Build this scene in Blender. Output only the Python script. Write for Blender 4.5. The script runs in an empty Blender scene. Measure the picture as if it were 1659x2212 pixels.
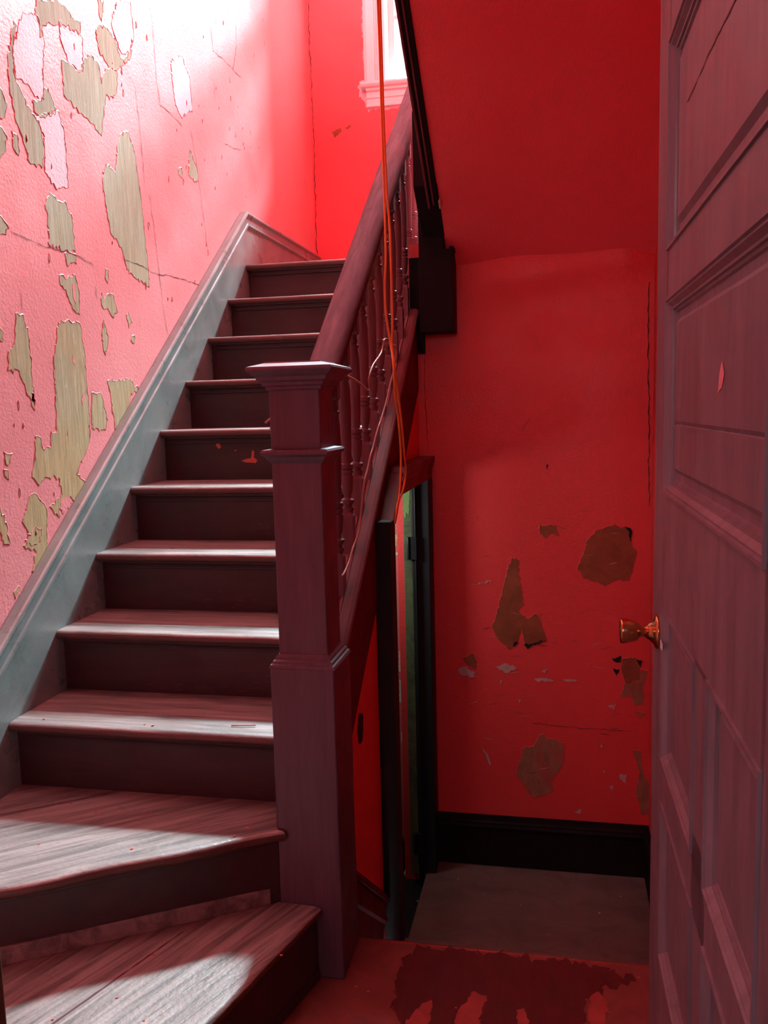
import bpy, bmesh, math, random
from mathutils import Vector, Matrix, noise
from mathutils.geometry import delaunay_2d_cdt
random.seed(7)
S = bpy.context.scene
COL = S.collection

# ---------------------------------------------------------------- camera
cd = bpy.data.cameras.new('camera')
cam = bpy.data.objects.new('camera', cd); COL.objects.link(cam)
cr, cu, cf = (Vector((0.979982, 0.197463, -0.025376)), Vector((0.001139, 0.121899, 0.992542)), Vector((-0.199084, 0.972702, -0.119234)))
cam.matrix_world = Matrix(((cr.x, cu.x, -cf.x, 0), (cr.y, cu.y, -cf.y, 0), (cr.z, cu.z, -cf.z, 1.390084), (0, 0, 0, 1)))
cd.sensor_fit = 'VERTICAL'; cd.sensor_height = 36.0; cd.lens = 36.0*1861.07/2212.0; cd.clip_start = 0.02
S.camera = cam

# ---------------------------------------------------------------- light
w = bpy.data.worlds.new('world'); S.world = w; w.use_nodes = True
bg = w.node_tree.nodes['Background']
bg.inputs['Color'].default_value = (0.80, 0.93, 1.0, 1); bg.inputs['Strength'].default_value = 5.0
def area(name, loc, target, sx, sy, power, color):
    l = bpy.data.lights.new(name, 'AREA'); l.shape = 'RECTANGLE'; l.size = sx; l.size_y = sy; l.energy = power; l.color = color
    o = bpy.data.objects.new(name, l); COL.objects.link(o); o.location = loc
    o.rotation_euler = (Vector(target)-Vector(loc)).to_track_quat('-Z', 'Y').to_euler()
    return o
# open sky above the neighbouring roof, outside the landing window
area('sky_outside_window', (1.10, 10.3, 8.2), (-0.70, 5.33, 4.15), 2.0, 0.7, 3200.0, (0.84, 0.95, 1.0))
area('bright_sky_gap', (-1.25, 9.3, 8.7), (-0.70, 5.33, 4.2), 2.4, 1.0, 9000.0, (0.70, 0.95, 1.0))
# added fills behind the doorway and in the upper hall, sources unseen
area('room_behind_fill', (-0.5, -2.6, 2.3), (-0.45, 1.9, 1.3), 1.3, .7, 21.0, (1.0, 0.68, 0.76))  # fill standing in for light from the room behind
area('upper_bounce_fill', (-0.9, 2.0, 4.9), (-0.9, 2.6, 5.9), .5, .5, 150.0, (1.0, 0.90, 0.90))  # added fill facing up, for red bounce off ceiling and walls
area('cupboard_inside_light', (-.95, 3.0, 1.0), (-.62, 3.41, .8), .15, .15, 1.8, (1.0, .92, .85))
S.view_settings.view_transform = 'Standard'; S.view_settings.look = 'None'
S.view_settings.gamma = 1.0; S.view_settings.exposure = 0.42; S.view_settings.use_curve_mapping = False

LEFT_PATCHES = [('olive', [[2.413, 2.592], [2.481, 2.621], [2.534, 2.638], [2.593, 2.635], [2.602, 2.622], [2.654, 2.631], [2.652, 2.598], [2.603, 2.588], [2.559, 2.581], [2.52, 2.569], [2.462, 2.55], [2.435, 2.531], [2.438, 2.503], [2.42, 2.493], [2.42, 2.531], [2.404, 2.556]]), ('olive', [[2.529, 2.471], [2.562, 2.474], [2.622, 2.467], [2.657, 2.515], [2.708, 2.552], [2.75, 2.543], [2.767, 2.482], [2.8, 2.543], [2.881, 2.559], [2.875, 2.513], [2.842, 2.463], [2.788, 2.446], [2.767, 2.377], [2.746, 2.311], [2.653, 2.341], [2.591, 2.351], [2.532, 2.367]]), ('olive', [[2.749, 2.637], [2.778, 2.673], [2.843, 2.677], [2.88, 2.66], [2.915, 2.616], [2.945, 2.634], [3.0, 2.677], [2.981, 2.641], [2.881, 2.566], [2.815, 2.561], [2.762, 2.59]]), ('olive', [[2.775, 2.747], [2.815, 2.764], [2.807, 2.725], [2.793, 2.688], [2.779, 2.701]]), ('olive', [[2.294, 2.485], [2.307, 2.48], [2.277, 2.416], [2.28, 2.335], [2.307, 2.303], [2.348, 2.258], [2.385, 2.248], [2.405, 2.177], [2.383, 2.116], [2.321, 2.116], [2.296, 2.178], [2.266, 2.222], [2.253, 2.295], [2.254, 2.372]]), ('olive', [[2.357, 2.293], [2.403, 2.313], [2.422, 2.353], [2.443, 2.36], [2.468, 2.318], [2.482, 2.306], [2.428, 2.277], [2.396, 2.262], [2.363, 2.268]]), ('olive', [[2.875, 2.352], [2.934, 2.379], [2.976, 2.315], [2.985, 2.27], [3.004, 2.179], [3.017, 2.045], [3.029, 1.956], [3.032, 1.858], [2.936, 1.873], [2.867, 1.897], [2.84, 1.959], [2.809, 1.986], [2.771, 1.999], [2.747, 2.071], [2.733, 2.162], [2.76, 2.225], [2.824, 2.216], [2.85, 2.313]]), ('olive', [[2.415, 2.054], [2.46, 2.039], [2.492, 2.046], [2.53, 2.001], [2.535, 1.902], [2.474, 1.897], [2.391, 1.9], [2.397, 1.986], [2.385, 2.011]]), ('olive', [[2.473, 1.888], [2.534, 1.895], [2.536, 1.866], [2.484, 1.852]]), ('olive', [[2.437, 1.816], [2.48, 1.816], [2.525, 1.829], [2.542, 1.777], [2.537, 1.71], [2.496, 1.724], [2.478, 1.757], [2.439, 1.787]]), ('olive', [[2.414, 1.674], [2.469, 1.688], [2.535, 1.679], [2.549, 1.607], [2.552, 1.533], [2.554, 1.409], [2.549, 1.319], [2.507, 1.265], [2.454, 1.213], [2.502, 1.184], [2.49, 1.129], [2.452, 1.102], [2.433, 1.129], [2.391, 1.146], [2.344, 1.115], [2.352, 1.09], [2.322, 1.1], [2.299, 1.126], [2.37, 1.154], [2.356, 1.209], [2.295, 1.214], [2.254, 1.194], [2.223, 1.22], [2.245, 1.28], [2.252, 1.336], [2.28, 1.33], [2.286, 1.298], [2.326, 1.299], [2.334, 1.348], [2.363, 1.344], [2.369, 1.439], [2.373, 1.556]]), ('olive', [[2.203, 1.679], [2.239, 1.68], [2.258, 1.611], [2.258, 1.533], [2.263, 1.422], [2.229, 1.455], [2.201, 1.52], [2.148, 1.521], [2.158, 1.572], [2.188, 1.595]]), ('olive', [[2.683, 1.506], [2.84, 1.517], [2.873, 1.486], [2.917, 1.484], [2.841, 1.469], [2.802, 1.38], [2.715, 1.341], [2.698, 1.467]]), ('olive', [[2.579, 1.465], [2.639, 1.46], [2.667, 1.375], [2.65, 1.343], [2.565, 1.352]]), ('olive', [[2.202, 1.165], [2.24, 1.167], [2.257, 1.148], [2.284, 1.122], [2.265, 0.967], [2.222, 0.943], [2.19, 0.952], [2.215, 1.005], [2.158, 1.031], [2.189, 1.06], [2.162, 1.098]]), ('olive', [[3.464, 2.466], [3.517, 2.422], [3.548, 2.383], [3.518, 2.348], [3.441, 2.356]]), ('olive', [[2.713, 1.791], [2.759, 1.797], [2.778, 1.74], [2.737, 1.726], [2.7, 1.745], [2.676, 1.755], [2.681, 1.794], [2.692, 1.776]]), ('olive', [[2.683, 1.705], [2.709, 1.656], [2.681, 1.59], [2.664, 1.64]]), ('olive', [[2.856, 1.751], [2.88, 1.716], [2.855, 1.694], [2.843, 1.727]]), ('olive', [[2.874, 1.668], [2.898, 1.663], [2.889, 1.644], [2.865, 1.654]]), ('olive', [[2.157, 2.262], [2.208, 2.28], [2.234, 2.248], [2.216, 2.206], [2.147, 2.185]]), ('olive', [[2.144, 2.159], [2.195, 2.175], [2.223, 2.157], [2.214, 2.119], [2.185, 2.09], [2.134, 2.082]]), ('olive', [[2.115, 1.925], [2.165, 1.935], [2.2, 1.909], [2.185, 1.89], [2.109, 1.876]]), ('olive', [[2.078, 1.629], [2.128, 1.633], [2.142, 1.623], [2.132, 1.597], [2.073, 1.59]]), ('olive', [[2.019, 1.159], [2.068, 1.153], [2.088, 1.107], [2.095, 1.063], [2.097, 1.044], [2.072, 1.05], [2.059, 1.085], [2.013, 1.107]]), ('olive', [[2.103, 1.299], [2.137, 1.292], [2.125, 1.266], [2.115, 1.261], [2.105, 1.28]]), ('olive', [[2.097, 1.251], [2.114, 1.248], [2.115, 1.223], [2.099, 1.235]]), ('olive', [[2.247, 2.18], [2.274, 2.183], [2.271, 2.121], [2.25, 2.134]]), ('olive', [[2.249, 1.461], [2.262, 1.458], [2.259, 1.411], [2.248, 1.422]]), ('olive', [[2.717, 1.878], [2.736, 1.874], [2.724, 1.831], [2.711, 1.848]]), ('olive', [[3.348, 2.363], [3.385, 2.365], [3.372, 2.331], [3.339, 2.335]]), ('olive', [[2.098, 0.909], [2.126, 0.92], [2.104, 0.891]]), ('lilac', [[2.345, 2.531], [2.413, 2.549], [2.44, 2.495], [2.422, 2.391], [2.418, 2.318], [2.392, 2.31], [2.348, 2.333], [2.284, 2.331], [2.28, 2.407]]), ('lilac', [[2.527, 2.58], [2.591, 2.577], [2.66, 2.587], [2.652, 2.478], [2.617, 2.471], [2.563, 2.48], [2.531, 2.531]]), ('lilac', [[2.366, 2.253], [2.493, 2.309], [2.518, 2.254], [2.52, 2.093], [2.453, 2.071], [2.397, 2.108], [2.41, 2.211]]), ('lilac', [[3.327, 2.761], [3.433, 2.819], [3.5, 2.757], [3.515, 2.639], [3.402, 2.573], [3.351, 2.602], [3.328, 2.696]]), ('lilac', [[2.911, 2.806], [3.006, 2.84], [3.021, 2.735], [2.976, 2.659], [2.917, 2.637], [2.882, 2.674], [2.86, 2.709]]), ('lilac', [[2.169, 1.046], [2.22, 1.078], [2.248, 1.069], [2.238, 1.03], [2.194, 1.025]]), ('wall', [[2.358, 1.137], [2.396, 1.148], [2.421, 1.124], [2.374, 1.099], [2.35, 1.114]]), ('wall', [[2.505, 1.802], [2.522, 1.798], [2.52, 1.738], [2.505, 1.754]]), ('wall', [[2.545, 1.477], [2.52, 1.421], [2.512, 1.446]]), ('wall', [[2.478, 1.582], [2.492, 1.561], [2.485, 1.549]])]
LEFT_CRACKS = [[[3.156, 2.911], [3.179, 2.838], [3.187, 2.647], [3.208, 2.556], [3.31, 2.552], [3.407, 2.537]], [[3.484, 2.553], [3.521, 2.454], [3.574, 2.229], [3.6, 2.104], [3.626, 2.051]], [[3.071, 2.202], [3.099, 2.074], [3.12, 1.92], [3.132, 1.813], [3.167, 1.69]], [[2.2, 1.903], [2.266, 1.897], [2.34, 1.891], [2.441, 1.892], [2.55, 1.892], [2.642, 1.876]], [[2.829, 1.931], [2.943, 1.929], [3.063, 1.915], [3.267, 1.926], [3.516, 1.928]], [[3.754, 3.071], [3.773, 2.966], [3.934, 2.976], [4.12, 2.973]], [[4.072, 3.2], [4.072, 3.096], [4.005, 2.959]], [[2.234, 1.75], [2.235, 1.685]], [[3.863, 2.602], [3.986, 2.614], [4.077, 2.631]], [[3.77, 2.851], [3.768, 2.752]], [[3.007, 2.558], [3.03, 2.39], [3.038, 2.215]], [[5.131, 2.775], [5.18, 2.674]]]
BACK_PATCHES = [('brown', [[0.209, 0.924], [0.275, 0.901], [0.275, 0.849], [0.294, 0.81], [0.279, 0.751], [0.267, 0.704], [0.223, 0.704], [0.179, 0.68], [0.102, 0.709], [0.069, 0.748], [0.096, 0.808], [0.108, 0.861], [0.146, 0.901]]), ('brown', [[-0.186, 0.789], [-0.158, 0.779], [-0.154, 0.698], [-0.138, 0.596], [-0.158, 0.569], [-0.125, 0.542], [-0.096, 0.563], [-0.073, 0.537], [-0.047, 0.455], [-0.126, 0.418], [-0.139, 0.459], [-0.145, 0.5], [-0.166, 0.452], [-0.196, 0.413], [-0.246, 0.463], [-0.266, 0.504], [-0.245, 0.56], [-0.224, 0.636], [-0.203, 0.738]]), ('brown', [[-0.075, 0.92], [-0.013, 0.92], [-0.0, 0.877], [-0.033, 0.887], [-0.052, 0.867], [-0.075, 0.887]]), ('brown', [[-0.386, 0.375], [-0.348, 0.394], [-0.328, 0.363], [-0.335, 0.328], [-0.369, 0.348]]), ('brown', [[0.244, 0.389], [0.289, 0.398], [0.314, 0.371], [0.308, 0.304], [0.258, 0.281], [0.241, 0.335]]), ('scuff', [[0.251, 0.288], [0.308, 0.304], [0.317, 0.351], [0.34, 0.345], [0.321, 0.27], [0.328, 0.202], [0.29, 0.207], [0.277, 0.241], [0.239, 0.233]]), ('scuff', [[-0.074, 0.065], [-0.035, 0.046], [0.018, 0.034], [0.018, -0.036], [-0.001, -0.087], [-0.035, -0.132], [-0.022, -0.173], [-0.102, -0.208], [-0.156, -0.139], [-0.173, -0.104], [-0.142, 0.004], [-0.101, 0.014]]), ('scuff', [[0.285, 0.021], [0.318, 0.016], [0.325, -0.074], [0.351, -0.121], [0.349, -0.247], [0.32, -0.249], [0.3, -0.152], [0.312, -0.074]]), ('scuff', [[0.297, 0.18], [0.332, 0.175], [0.31, 0.154]]), ('white', [[-0.254, 0.341], [-0.22, 0.356], [-0.158, 0.338], [-0.207, 0.315]]), ('white', [[0.235, -0.086], [0.264, -0.081], [0.261, -0.123], [0.248, -0.113]]), ('white', [[0.188, 0.196], [0.22, 0.208], [0.214, 0.18]]), ('white', [[-0.404, 0.325], [-0.369, 0.337], [-0.335, 0.314], [-0.339, 0.296], [-0.397, 0.301]]), ('white', [[-0.237, 0.282], [-0.224, 0.286], [-0.231, 0.265]]), ('white', [[-0.07, 0.33], [-0.044, 0.335], [-0.057, 0.321]]), ('white', [[-0.167, 0.208], [-0.151, 0.205], [-0.159, 0.191]]), ('white', [[0.196, -0.138], [0.212, -0.133], [0.206, -0.155]]), ('white', [[0.058, -0.254], [0.088, -0.244], [0.082, -0.263]]), ('white', [[-0.1, 0.295], [-0.06, 0.3], [-0.021, 0.291], [-0.087, 0.285]]), ('white', [[0.006, 0.299], [0.071, 0.296], [0.032, 0.289]]), ('white', [[-0.351, 0.675], [-0.267, 0.693], [-0.266, 0.69], [-0.35, 0.672]]), ('white', [[-0.319, 0.002], [-0.288, -0.032], [-0.275, -0.075], [-0.28, -0.078], [-0.295, -0.036]]), ('white', [[0.159, 0.049], [0.169, 0.022], [0.163, 0.021]]), ('white', [[0.17, -0.076], [0.179, -0.072], [0.176, -0.086]]), ('black', [[0.203, 0.391], [0.238, 0.403], [0.238, 0.376], [0.212, 0.378]]), ('black', [[0.209, 0.351], [0.232, 0.348], [0.222, 0.317]]), ('black', [[0.295, 0.391], [0.32, 0.385], [0.314, 0.361]]), ('black', [[0.247, 0.918], [0.275, 0.901], [0.275, 0.856], [0.269, 0.859], [0.265, 0.892]]), ('black', [[-0.139, 0.435], [-0.053, 0.456], [-0.053, 0.449], [-0.106, 0.436], [-0.123, 0.418]]), ('black', [[-0.182, 0.434], [-0.158, 0.459], [-0.162, 0.441], [-0.179, 0.424]]), ('black', [[-0.048, 1.158], [-0.04, 1.156], [-0.045, 1.137]])]
BACK_CRACKS = [[[-0.054, 0.108], [-0.041, 0.14]], [[-0.114, 0.112], [0.019, 0.101], [0.162, 0.098], [0.291, 0.094]], [[-0.373, 1.837], [-0.27, 1.836], [-0.193, 1.839], [-0.123, 1.834]], [[0.152, 2.068], [0.14, 2.011], [0.134, 1.951], [0.192, 1.935]], [[-0.104, 1.343], [-0.146, 1.282]], [[0.262, 1.448], [0.247, 1.417]], [[0.328, 2.059], [0.328, 1.806], [0.327, 1.635], [0.333, 1.386], [0.335, 1.133], [0.34, 0.985]], [[-0.514, 1.695], [-0.519, 1.441], [-0.513, 1.216]]]
HALO = [[-1.131, 3.803], [-1.149, 3.754], [-1.148, 3.597], [-1.14, 3.583], [-1.148, 3.492], [-1.138, 3.354], [-1.175, 3.347], [-1.188, 3.322], [-1.171, 3.294], [-1.181, 3.258], [-1.15, 3.234], [-1.14, 3.201], [-1.121, 3.164], [-1.1, 3.181], [-1.069, 3.178], [-0.97, 3.175], [-0.885, 3.191], [-0.828, 3.212], [-0.808, 3.51], [-0.872, 3.774]]
FAR_SCRAPES = [[[-1.357, 3.072], [-1.301, 3.092], [-1.293, 3.07], [-1.341, 3.038]], [[-1.281, 3.09], [-1.229, 3.102], [-1.253, 3.077]]]
CORD_A = [[-0.516, 2.624, 2.612], [-0.517, 2.624, 2.574], [-0.515, 2.624, 2.446], [-0.513, 2.624, 2.185], [-0.512, 2.624, 2.053], [-0.511, 2.624, 1.945], [-0.512, 2.624, 1.837], [-0.517, 2.624, 1.756], [-0.515, 2.624, 1.673], [-0.503, 2.624, 1.582], [-0.488, 2.583, 1.517], [-0.488, 2.595, 1.434], [-0.488, 2.64, 1.364], [-0.488, 2.669, 1.277], [-0.488, 2.669, 1.219], [-0.488, 2.634, 1.134], [-0.488, 2.581, 1.089]]
CORD_B = [[-0.509, 2.624, 2.611], [-0.51, 2.624, 2.573], [-0.509, 2.624, 2.407], [-0.507, 2.624, 2.185], [-0.503, 2.624, 2.025], [-0.497, 2.624, 1.918], [-0.496, 2.624, 1.754], [-0.496, 2.624, 1.644], [-0.499, 2.624, 1.582], [-0.488, 2.604, 1.504], [-0.488, 2.655, 1.421], [-0.488, 2.701, 1.334], [-0.488, 2.731, 1.244], [-0.488, 2.749, 1.183], [-0.488, 2.691, 1.129], [-0.488, 2.623, 1.106], [-0.488, 2.578, 1.068], [-0.488, 2.545, 1.044]]
WIRE_A = [[-0.55, 2.207, 1.484], [-0.55, 2.257, 1.477], [-0.55, 2.325, 1.471], [-0.55, 2.409, 1.46], [-0.55, 2.48, 1.446], [-0.55, 2.531, 1.444]]
WIRE_B = [[-0.535, 2.474, 1.441], [-0.535, 2.447, 1.474], [-0.535, 2.503, 1.515], [-0.535, 2.623, 1.556], [-0.535, 2.669, 1.587], [-0.535, 2.679, 1.601], [-0.535, 2.717, 1.608], [-0.535, 2.762, 1.606], [-0.535, 2.768, 1.595], [-0.535, 2.865, 1.596], [-0.535, 2.896, 1.578], [-0.535, 2.83, 1.514], [-0.535, 2.768, 1.468], [-0.535, 2.699, 1.415], [-0.535, 2.619, 1.365], [-0.535, 2.545, 1.325], [-0.535, 2.479, 1.279], [-0.535, 2.438, 1.255], [-0.535, 2.402, 1.224], [-0.535, 2.35, 1.188], [-0.535, 2.32, 1.139], [-0.535, 2.298, 1.103], [-0.535, 2.264, 1.057], [-0.535, 2.189, 1.024], [-0.535, 2.15, 1.0], [-0.535, 2.098, 0.98], [-0.535, 2.063, 0.975]]
LATCH_HOLE = [[2.251, 0.547], [2.298, 0.535], [2.3, 0.506], [2.288, 0.457], [2.241, 0.468], [2.229, 0.507]]
CLOSET_PATCHES = [('pale', [[-0.647, 0.872], [-0.633, 0.906], [-0.619, 0.908], [-0.624, 0.883], [-0.613, 0.865], [-0.616, 0.83], [-0.634, 0.837], [-0.646, 0.851]]), ('pale', [[-0.656, 0.807], [-0.635, 0.803], [-0.638, 0.793], [-0.656, 0.793]]), ('yell', [[-0.647, 0.906], [-0.635, 0.908], [-0.633, 0.892], [-0.644, 0.895]]), ('yell', [[-0.656, 0.881], [-0.645, 0.878], [-0.648, 0.837], [-0.655, 0.825]]), ('pale', [[-0.651, 0.395], [-0.628, 0.382], [-0.628, 0.327], [-0.64, 0.303], [-0.653, 0.306]]), ('pale', [[-0.652, 0.272], [-0.621, 0.258], [-0.611, 0.189], [-0.635, 0.158], [-0.653, 0.177]]), ('pale', [[-0.65, 0.047], [-0.63, 0.038], [-0.635, -0.003], [-0.651, 0.002]])]
FLAKES = [[-1.259, 1.949, 0.38], [-1.164, 1.91, 0.38], [-1.215, 1.737, 0.38], [-0.982, 1.751, 0.38], [-0.765, 1.846, 0.38], [-0.748, 1.888, 0.38], [-1.256, 2.0, 0.38], [-0.72, 1.868, 0.19], [-0.853, 1.761, 0.19], [-0.889, 1.652, 0.19], [-0.74, 1.701, 0.19], [-0.812, 1.453, 0.19], [-0.997, 1.425, 0.19], [-0.605, 1.695, 0.19], [-0.9, 1.507, 0.19], [-1.083, 2.038, 0.57], [-1.38, 2.038, 0.57], [-1.057, 2.033, 0.57], [-1.4, 2.217, 0.57], [-1.214, 2.231, 0.57], [-0.934, 2.195, 0.57], [-1.255, 2.97, 1.14], [-1.252, 2.607, 0.95], [-1.46, 2.516, 0.57]]
FLOOR_FLAKES = [[0.303, 2.444, 0.0], [0.188, 2.022, 0.0], [0.195, 2.071, 0.0], [0.216, 1.927, 0.0], [0.113, 1.885, 0.0], [-0.451, 1.866, 0.0], [-0.484, 1.878, 0.0], [-0.583, 1.888, 0.0], [-0.334, 1.787, 0.0], [-0.237, 1.843, 0.0]]
GREY_SPECKS = [[-0.539, 3.09, -0.51], [-0.167, 3.216, -0.51], [-0.289, 3.179, -0.51], [-0.036, 2.956, -0.51], [0.056, 2.957, -0.51], [0.146, 3.119, -0.51], [0.232, 3.245, -0.51], [-0.145, 3.128, -0.51], [-0.403, 3.274, -0.51]]
FLOOR_PATCH = [[[-0.367, 2.092], [-0.173, 2.083], [0.007, 2.059], [0.099, 2.05], [0.186, 2.006], [0.118, 1.969], [0.061, 1.909], [0.053, 1.839], [-0.045, 1.783], [-0.325, 1.736], [-0.384, 1.819], [-0.395, 1.937], [-0.385, 2.014]], [[-0.213, 1.88], [-0.199, 1.908], [-0.17, 1.896], [-0.177, 1.853], [-0.179, 1.805], [-0.154, 1.764], [-0.232, 1.751], [-0.231, 1.836]], [[-0.316, 1.846], [-0.296, 1.862], [-0.29, 1.787], [-0.302, 1.725], [-0.341, 1.733], [-0.345, 1.785]], [[0.072, 1.936], [0.09, 1.955], [0.115, 1.918], [0.101, 1.852], [0.103, 1.793], [0.073, 1.803], [0.065, 1.877]], [[-0.099, 1.858], [-0.08, 1.869], [-0.068, 1.824], [-0.076, 1.777], [-0.094, 1.82]]]
RISER7 = [[[-1.256, 1.279], [-1.243, 1.276], [-1.238, 1.262], [-1.248, 1.255], [-1.258, 1.267]], [[-1.117, 1.25], [-1.108, 1.244], [-1.111, 1.222], [-1.097, 1.211], [-1.104, 1.201], [-1.146, 1.205], [-1.16, 1.209], [-1.145, 1.216], [-1.122, 1.219], [-1.119, 1.236]], [[-1.187, 1.252], [-1.178, 1.251], [-1.182, 1.244]]]
# ---------------------------------------------------------------- materials
def nodes(name):
    m = bpy.data.materials.new(name); m.use_nodes = True
    nt = m.node_tree; b = nt.nodes['Principled BSDF']; return m, nt, b
def N(nt, t, **k):
    n = nt.nodes.new(t)
    for a, v in k.items():
        if hasattr(n, a): setattr(n, a, v)
        else: n.inputs[a].default_value = v
    return n
def pos(nt, scale=(1, 1, 1), rot=0.0):
    g = N(nt, 'ShaderNodeNewGeometry'); mp = N(nt, 'ShaderNodeMapping'); mp.inputs['Scale'].default_value = scale
    if rot:
        m0 = N(nt, 'ShaderNodeMapping'); m0.inputs['Rotation'].default_value = (0, 0, rot); nt.links.new(g.outputs['Position'], m0.inputs['Vector']); nt.links.new(m0.outputs[0], mp.inputs['Vector']); return mp.outputs[0]
    nt.links.new(g.outputs['Position'], mp.inputs['Vector']); return mp.outputs[0]
def noi(nt, vec, scale, detail=4, rough=.55, dist=0):
    n = N(nt, 'ShaderNodeTexNoise'); n.inputs['Scale'].default_value = scale; n.inputs['Detail'].default_value = detail
    n.inputs['Roughness'].default_value = rough; n.inputs['Distortion'].default_value = dist
    nt.links.new(vec, n.inputs['Vector']); return n.outputs['Fac']
def ramp(nt, fac, stops):
    r = N(nt, 'ShaderNodeValToRGB'); e = r.color_ramp.elements
    while len(e) < len(stops): e.new(.5)
    for x, (p, c) in zip(e, stops): x.position = p; x.color = (*c, 1) if len(c) == 3 else c
    nt.links.new(fac, r.inputs[0]); return r.outputs[0]
def g3(v): return (v, v, v)
def mix(nt, fac, a, b, mode='MIX'):
    m = N(nt, 'ShaderNodeMix'); m.data_type = 'RGBA'; m.blend_type = mode
    for s, v in ((m.inputs[0], fac), (m.inputs[6], a), (m.inputs[7], b)):
        if hasattr(v, 'links') or isinstance(v, bpy.types.NodeSocket): nt.links.new(v, s)
        elif isinstance(v, (int, float)): s.default_value = v
        else: s.default_value = (*v, 1)
    return m.outputs[2]
def bump(nt, b, h, strength, dist):
    n = N(nt, 'ShaderNodeBump'); n.inputs['Strength'].default_value = strength; n.inputs['Distance'].default_value = dist
    nt.links.new(h, n.inputs['Height']); nt.links.new(n.outputs[0], b.inputs['Normal'])
def plain(name, col, rough=.5, metal=0, var=.25, sc=40, bstr=.15, spec=.5):
    m, nt, b = nodes(name); v = pos(nt); n = noi(nt, v, sc, 5)
    c = mix(nt, n, tuple(x*(1-var) for x in col), tuple(min(1, x*(1+var)) for x in col))
    nt.links.new(c, b.inputs['Base Color']); b.inputs['Roughness'].default_value = rough; b.inputs['Metallic'].default_value = metal
    b.inputs['Specular IOR Level'].default_value = spec
    bump(nt, b, n, bstr, .001); return m
def wallmat(name, base, dark, scratch, rough=.5, scr=.5, bs=.35):
    m, nt, b = nodes(name); v = pos(nt)
    c = mix(nt, ramp(nt, noi(nt, v, 2.2, 5), [(.3, g3(0)), (.7, g3(1))]), base, dark)
    v2 = pos(nt, (1, .55, 1)); s = ramp(nt, noi(nt, v2, 60, 8, .7, .4), [(.69, g3(0)), (.73, g3(scr))])
    c = mix(nt, s, c, scratch)
    d = ramp(nt, noi(nt, pos(nt, (3, 3, 1)), 34, 5, .6, .3), [(.24, g3(1)), (.27, g3(0))])
    c = mix(nt, d, c, tuple(x*.35 for x in base))
    nt.links.new(c, b.inputs['Base Color'])
    rr = ramp(nt, noi(nt, v, 6, 3), [(.3, g3(rough-.06)), (.7, g3(rough+.08))]); nt.links.new(rr, b.inputs['Roughness'])
    h = mix(nt, .5, noi(nt, v, 8, 4), noi(nt, v, 110, 5)); bump(nt, b, h, bs, .006); return m
def woodpaint(name, base, worn, rough=.38, grain=(1, 14, 14), wear=.0, sc=3.0, bs=.35, spec=.5, fleck=None, con=0.0, rot=0.0):
    m, nt, b = nodes(name); v = pos(nt, grain, rot)
    gr = noi(nt, v, sc, 7, .65, .6)
    c = mix(nt, ramp(nt, gr, [(.3+con*.5, g3(0)), (.75-con, g3(1))]), tuple(x*(.72-con*2.0) for x in base), tuple(x*1.25 for x in base))
    vv = pos(nt); wn = ramp(nt, noi(nt, vv, 5, 8, .75, .5), [(.60-wear, g3(0)), (.72-wear, g3(.7))])
    c = mix(nt, wn, c, worn)
    if fleck:
        f = ramp(nt, noi(nt, pos(nt, (1, 1, 2.2)), 26, 6, .75), [(.68, g3(0)), (.71, g3(.8))]); c = mix(nt, f, c, fleck)
    nt.links.new(c, b.inputs['Base Color']); b.inputs['Specular IOR Level'].default_value = spec
    rr = ramp(nt, noi(nt, vv, 9, 5), [(.3, g3(rough-.07)), (.7, g3(rough+.12))]); nt.links.new(rr, b.inputs['Roughness'])
    bump(nt, b, mix(nt, .6, gr, noi(nt, vv, 90, 4)), bs, .0022); return m

M = {}
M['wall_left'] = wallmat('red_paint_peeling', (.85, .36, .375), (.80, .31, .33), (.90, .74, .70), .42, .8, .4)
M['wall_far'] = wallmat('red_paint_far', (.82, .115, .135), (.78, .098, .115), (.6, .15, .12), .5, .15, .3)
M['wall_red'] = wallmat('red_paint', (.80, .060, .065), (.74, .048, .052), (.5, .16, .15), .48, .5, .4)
M['soffit'] = wallmat('red_paint_soffit', (.94, .13, .15), (.90, .11, .13), (.7, .3, .3), .5, .15, .35)
def olive():
    m, nt, b = nodes('olive_size_plaster'); v = pos(nt); g = N(nt, 'ShaderNodeSeparateXYZ'); nt.links.new(v, g.inputs[0])
    z = N(nt, 'ShaderNodeMapRange'); z.inputs[1].default_value = 1.1; z.inputs[2].default_value = 2.3; nt.links.new(g.outputs['Z'], z.inputs[0])
    zz = N(nt, 'ShaderNodeMath'); zz.operation = 'ADD'; nt.links.new(z.outputs[0], zz.inputs[0])
    n3 = noi(nt, v, 4, 4); k = N(nt, 'ShaderNodeMath'); k.operation = 'MULTIPLY_ADD'; nt.links.new(n3, k.inputs[0]); k.inputs[1].default_value = 1.2; k.inputs[2].default_value = -.6; nt.links.new(k.outputs[0], zz.inputs[1])
    a = mix(nt, zz.outputs[0], (.52, .46, .24), (.42, .53, .38))
    st = ramp(nt, noi(nt, pos(nt, (9, 9, 1.0)), 6, 7, .7, .5), [(.35, g3(0)), (.62, g3(1))]); a = mix(nt, st, mix(nt, 1.0, a, (.74, .72, .66), 'MULTIPLY'), a)
    f = ramp(nt, noi(nt, pos(nt, (2, 2, 1)), 30, 8, .8, .6), [(.60, g3(0)), (.66, g3(.75))]); a = mix(nt, f, a, (.66, .74, .66))
    nt.links.new(a, b.inputs['Base Color']); b.inputs['Roughness'].default_value = .75; b.inputs['Specular IOR Level'].default_value = .25; bump(nt, b, st, .3, .002); return m
M['olive'] = olive()
M['lilac'] = wallmat('lilac_plaster', (.66, .56, .62), (.58, .5, .56), (.72, .7, .7), .6, .5, .4)
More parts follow.
